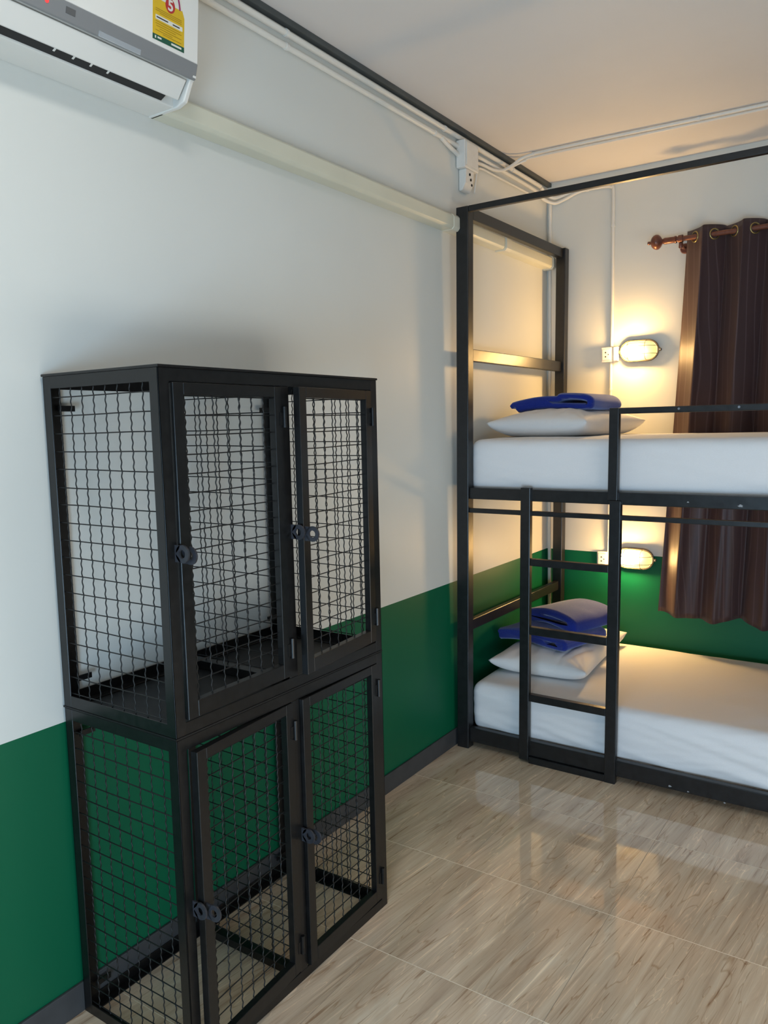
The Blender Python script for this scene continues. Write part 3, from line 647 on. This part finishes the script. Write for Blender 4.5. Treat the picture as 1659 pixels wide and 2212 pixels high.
# rating sticker on the front panel
FX = lambda z: .184+(z-2.424)*(.015/.166)
def decal(name, pts, m, off, parent):
    mm = MB(); n = len(pts)
    mm.add([(FX(z)+off, y, z) for y, z in pts]+[(FX(z)-.001, y, z) for y, z in pts], [tuple(range(n)), tuple(range(2*n-1, n-1, -1))]+[(i, i+n, (i+1) % n+n, (i+1) % n) for i in range(n)])
    return mm.build(name, m, parent)
SY0, SY1, SZ0, SZ1 = -2.875, -2.778, 2.4345, 2.606
m_yel = noisy(mat('sticker_yellow', (.72, .46, .015), .35, .5), 40, .05); m_sgr = mat('sticker_green', (.01, .09, .05), .4); m_swh = mat('sticker_white', (.75, .74, .66), .4); m_sred = mat('sticker_red', (.48, .03, .03), .4); m_slin = mat('sticker_print', (.42, .25, .01), .5); m_sblk = mat('sticker_ink', (.04, .04, .05), .5)
st_ = decal('rating_sticker', [(SY0, SZ0), (SY1, SZ0), (SY1, SZ0+.078), (SY1-.010, SZ0+.100), (SY1-.030, SZ0+.125), (SY0+.045, SZ1-.04), (SY0, SZ1-.04)], m_yel, .0006, fp)
def rect(y0, y1, z0, z1): return [(y0, z0), (y1, z0), (y1, z1), (y0, z1)]
MBs = lambda nm, pts, m_, off: decal(nm, pts, m_, off, fp)
MBs('sticker_footer', rect(SY0, SY1, SZ0, SZ0+.012), m_sgr, .0009)
MBs('sticker_name_strip', rect(SY0+.008, SY1-.006, SZ0+.046, SZ0+.056), m_swh, .0009)
pr = MB()
def prn(y0, y1, z0, z1, off=.0011):
    p = rect(y0, y1, z0, z1); pr.add([(FX(z)+off, y, z) for y, z in p], [(0, 1, 2, 3)])
for i, (zz, a0, a1) in enumerate(((.069, .008, .088), (.065, .008, .088), (.061, .02, .088), (.041, .008, .085), (.036, .008, .088), (.031, .010, .07), (.026, .02, .088), (.021, .008, .06), (.017, .03, .088))):
    prn(SY0+a0, SY0+a1, SZ0+zz, SZ0+zz+.0016)
pr.build('sticker_small_print', m_slin, fp)
pr = MB(); prn(SY0+.011, SY0+.046, SZ0+.0495, SZ0+.0525); prn(SY0+.060, SY0+.082, SZ0+.0495, SZ0+.0525); pr.build('sticker_model_print', m_sblk, fp)
pr = MB(); prn(SY0+.006, SY0+.010, SZ0+.003, SZ0+.009); prn(SY0+.014, SY0+.026, SZ0+.0045, SZ0+.0085); prn(SY0+.056, SY0+.088, SZ0+.004, SZ0+.0085); pr.build('sticker_footer_print', m_swh, fp)
# dial: white half disc with a coloured arc, red disc with the numeral
dc = (SY0+.044, SZ0+.098)
MBs('sticker_dial', [(dc[0]+.045*math.cos(q), dc[1]-.006+.060*math.sin(q)) for q in [math.pi*k/16 for k in range(17)]], m_swh, .0010)
arc = MB(); n = 14
for k in range(n):
    q0, q1 = R(8)+R(80)*k/n, R(8)+R(80)*(k+1)/n
    p = [(dc[0]+.036*math.cos(q0), dc[1]-.016+.058*math.sin(q0)), (dc[0]+.041*math.cos(q0), dc[1]-.016+.064*math.sin(q0)), (dc[0]+.041*math.cos(q1), dc[1]-.016+.064*math.sin(q1)), (dc[0]+.036*math.cos(q1), dc[1]-.016+.058*math.sin(q1))]
    arc.add([(FX(z)+.0014, y, z) for y, z in p], [(0, 1, 2, 3)])
arc.build('sticker_arc', mat('sticker_magenta', (.35, .02, .12), .4), fp)
MBs('sticker_disc', circ(dc[0]+.008, dc[1]-.008, .0145, 24, .0165), m_sred, .0016)
cu = bpy.data.curves.new('numeral', 'FONT'); cu.body = '5'; cu.size = .034; cu.extrude = .0004; cu.offset = .0008; cu.align_x = 'CENTER'; cu.align_y = 'CENTER'
to = bpy.data.objects.new('sticker_numeral', cu); COL.objects.link(to)
dg = bpy.context.evaluated_depsgraph_get(); me = bpy.data.meshes.new_from_object(to.evaluated_get(dg)); bpy.data.objects.remove(to)
nm_ = MB(); nm_.v = []
cz_ = dc[1]-.008; cy_ = dc[0]+.008
mn = [min(v.co[i] for v in me.vertices) for i in (0, 1)]; mxx = [max(v.co[i] for v in me.vertices) for i in (0, 1)]
nm_.add([(FX(cz_+v.co.y-(mn[1]+mxx[1])/2)+.0021+v.co.z, cy_+v.co.x-(mn[0]+mxx[0])/2, cz_+v.co.y-(mn[1]+mxx[1])/2) for v in me.vertices], [tuple(p.vertices) for p in me.polygons])
nm_.build('sticker_numeral', m_swh, fp)

# ------------------------------------------------------------ curtain and rod
RZ, RYY = 2.385, -.095
rod = thing('curtain_rod', 'copper coloured curtain rod with a ball finial on the back wall', 'curtain rod', (.75, RYY, RZ))
MB().tube([(.66, RYY, RZ), (3.0, RYY, RZ)], .0125, 18).build('rod', m_copper, rod, smooth=60)
MB().lathe([(.574, .004), (.576, .008), (.584, .009), (.588, .006), (.591, .012), (.597, .024), (.606, .033), (.617, .037), (.628, .035), (.638, .026), (.645, .014), (.650, .010), (.654, .015), (.662, .016), (.668, .0155), (.705, .0155), (.708, .018), (.714, .018), (.716, .013), (.73, .013)], (0, RYY, RZ), 'x', 28).build('ball_finial', m_copper, rod, smooth=50)
bk = MB(); bk.tube([(.735, -.003, RZ-.030), (.735, -.045, RZ-.032), (.735, RYY, RZ-.018)], .008, 12); bk.lathe([(-.010, .022), (0, .026)], (.735, 0, RZ-.03), 'y', 20)
bk.lathe([(-.010, .0185), (.010, .0185)], (.735, RYY, RZ), 'x', 20); bk.lathe([(-.045, .007), (-.040, .010), (-.020, .008)], (.735, RYY, RZ), 'z', 14)
bk.build('bracket', m_copper, rod, smooth=40)
bk = MB(); bk.tube([(2.93, -.003, RZ-.030), (2.93, RYY, RZ-.018)], .008, 12); bk.build('bracket', m_copper, rod, smooth=40)

cur = thing('curtain', 'dark brown satin eyelet curtain hanging beside the lamps', 'curtain', (1.3, RYY, .48))
CX0, CX1 = .757, 1.832; PIT = .179   # fold period at the rod
NW = int(round((CX1-CX0)/PIT))
TOPZ = RZ+.040
def curt(s, t):
    """s along width 0..1, t from top 0 to hem 1"""
    ph = s*NW*2*math.pi+math.pi*.5
    xt = CX0+(CX1-CX0)*s
    spread = -.105*(t**1.15)*(1-s)**1.2          # drifts outwards towards the hem at the free edge
    x = xt+spread+.010*math.sin(ph*2)*(1-.5*t)
    amp = .042*(1-.35*t)+.018*t*noise.noise(Vector((s*9, t*1.5, 4)))
    y = RYY+amp*math.sin(ph)+.008*t*math.sin(ph*2.3+1)+.010*noise.noise(Vector((s*22, t*2.2, 7)))*t
    hemz = .486+.012*math.sin(s*23+.5)+.008*math.sin(ph)+.0*s
    z = TOPZ+(hemz-TOPZ)*t+(.005*math.cos(ph)*(1-t))
    y = min(y, -.012)
    return (x, y, z)
m = MB().grid(curt, 360, 70)
fab = m.build('fabric', m_curt, cur, smooth=180)
q = fab.modifiers.new('solid', 'SOLIDIFY'); q.thickness = .0016; q.offset = 0
for i in range(2*NW):
    s = (i+.5)/(2*NW)-.25/NW+.25/NW; s = (i*math.pi)/(NW*2*math.pi)+(.5*math.pi)/(NW*2*math.pi)
    if s > .99: continue
    p = Vector(curt(s, .0)); x = p.x; p2 = Vector(curt(s+.002, 0))-Vector(curt(s-.002, 0)); p2.z = 0
    tdir = p2.normalized(); u_ = tdir; v_ = Vector((0, 0, 1)); ctr = Vector((x, RYY, RZ))
    eg = MB(); rr0 = .0235; eg.tube([ctr+u_*rr0*math.cos(2*math.pi*k/24)+v_*rr0*math.sin(2*math.pi*k/24) for k in range(24)], .0042, 8, closed=True)
    eg.build('eyelet', m_brass, cur, smooth=180)
for o in bpy.data.objects:
    if '_o' in o: del o['_o']
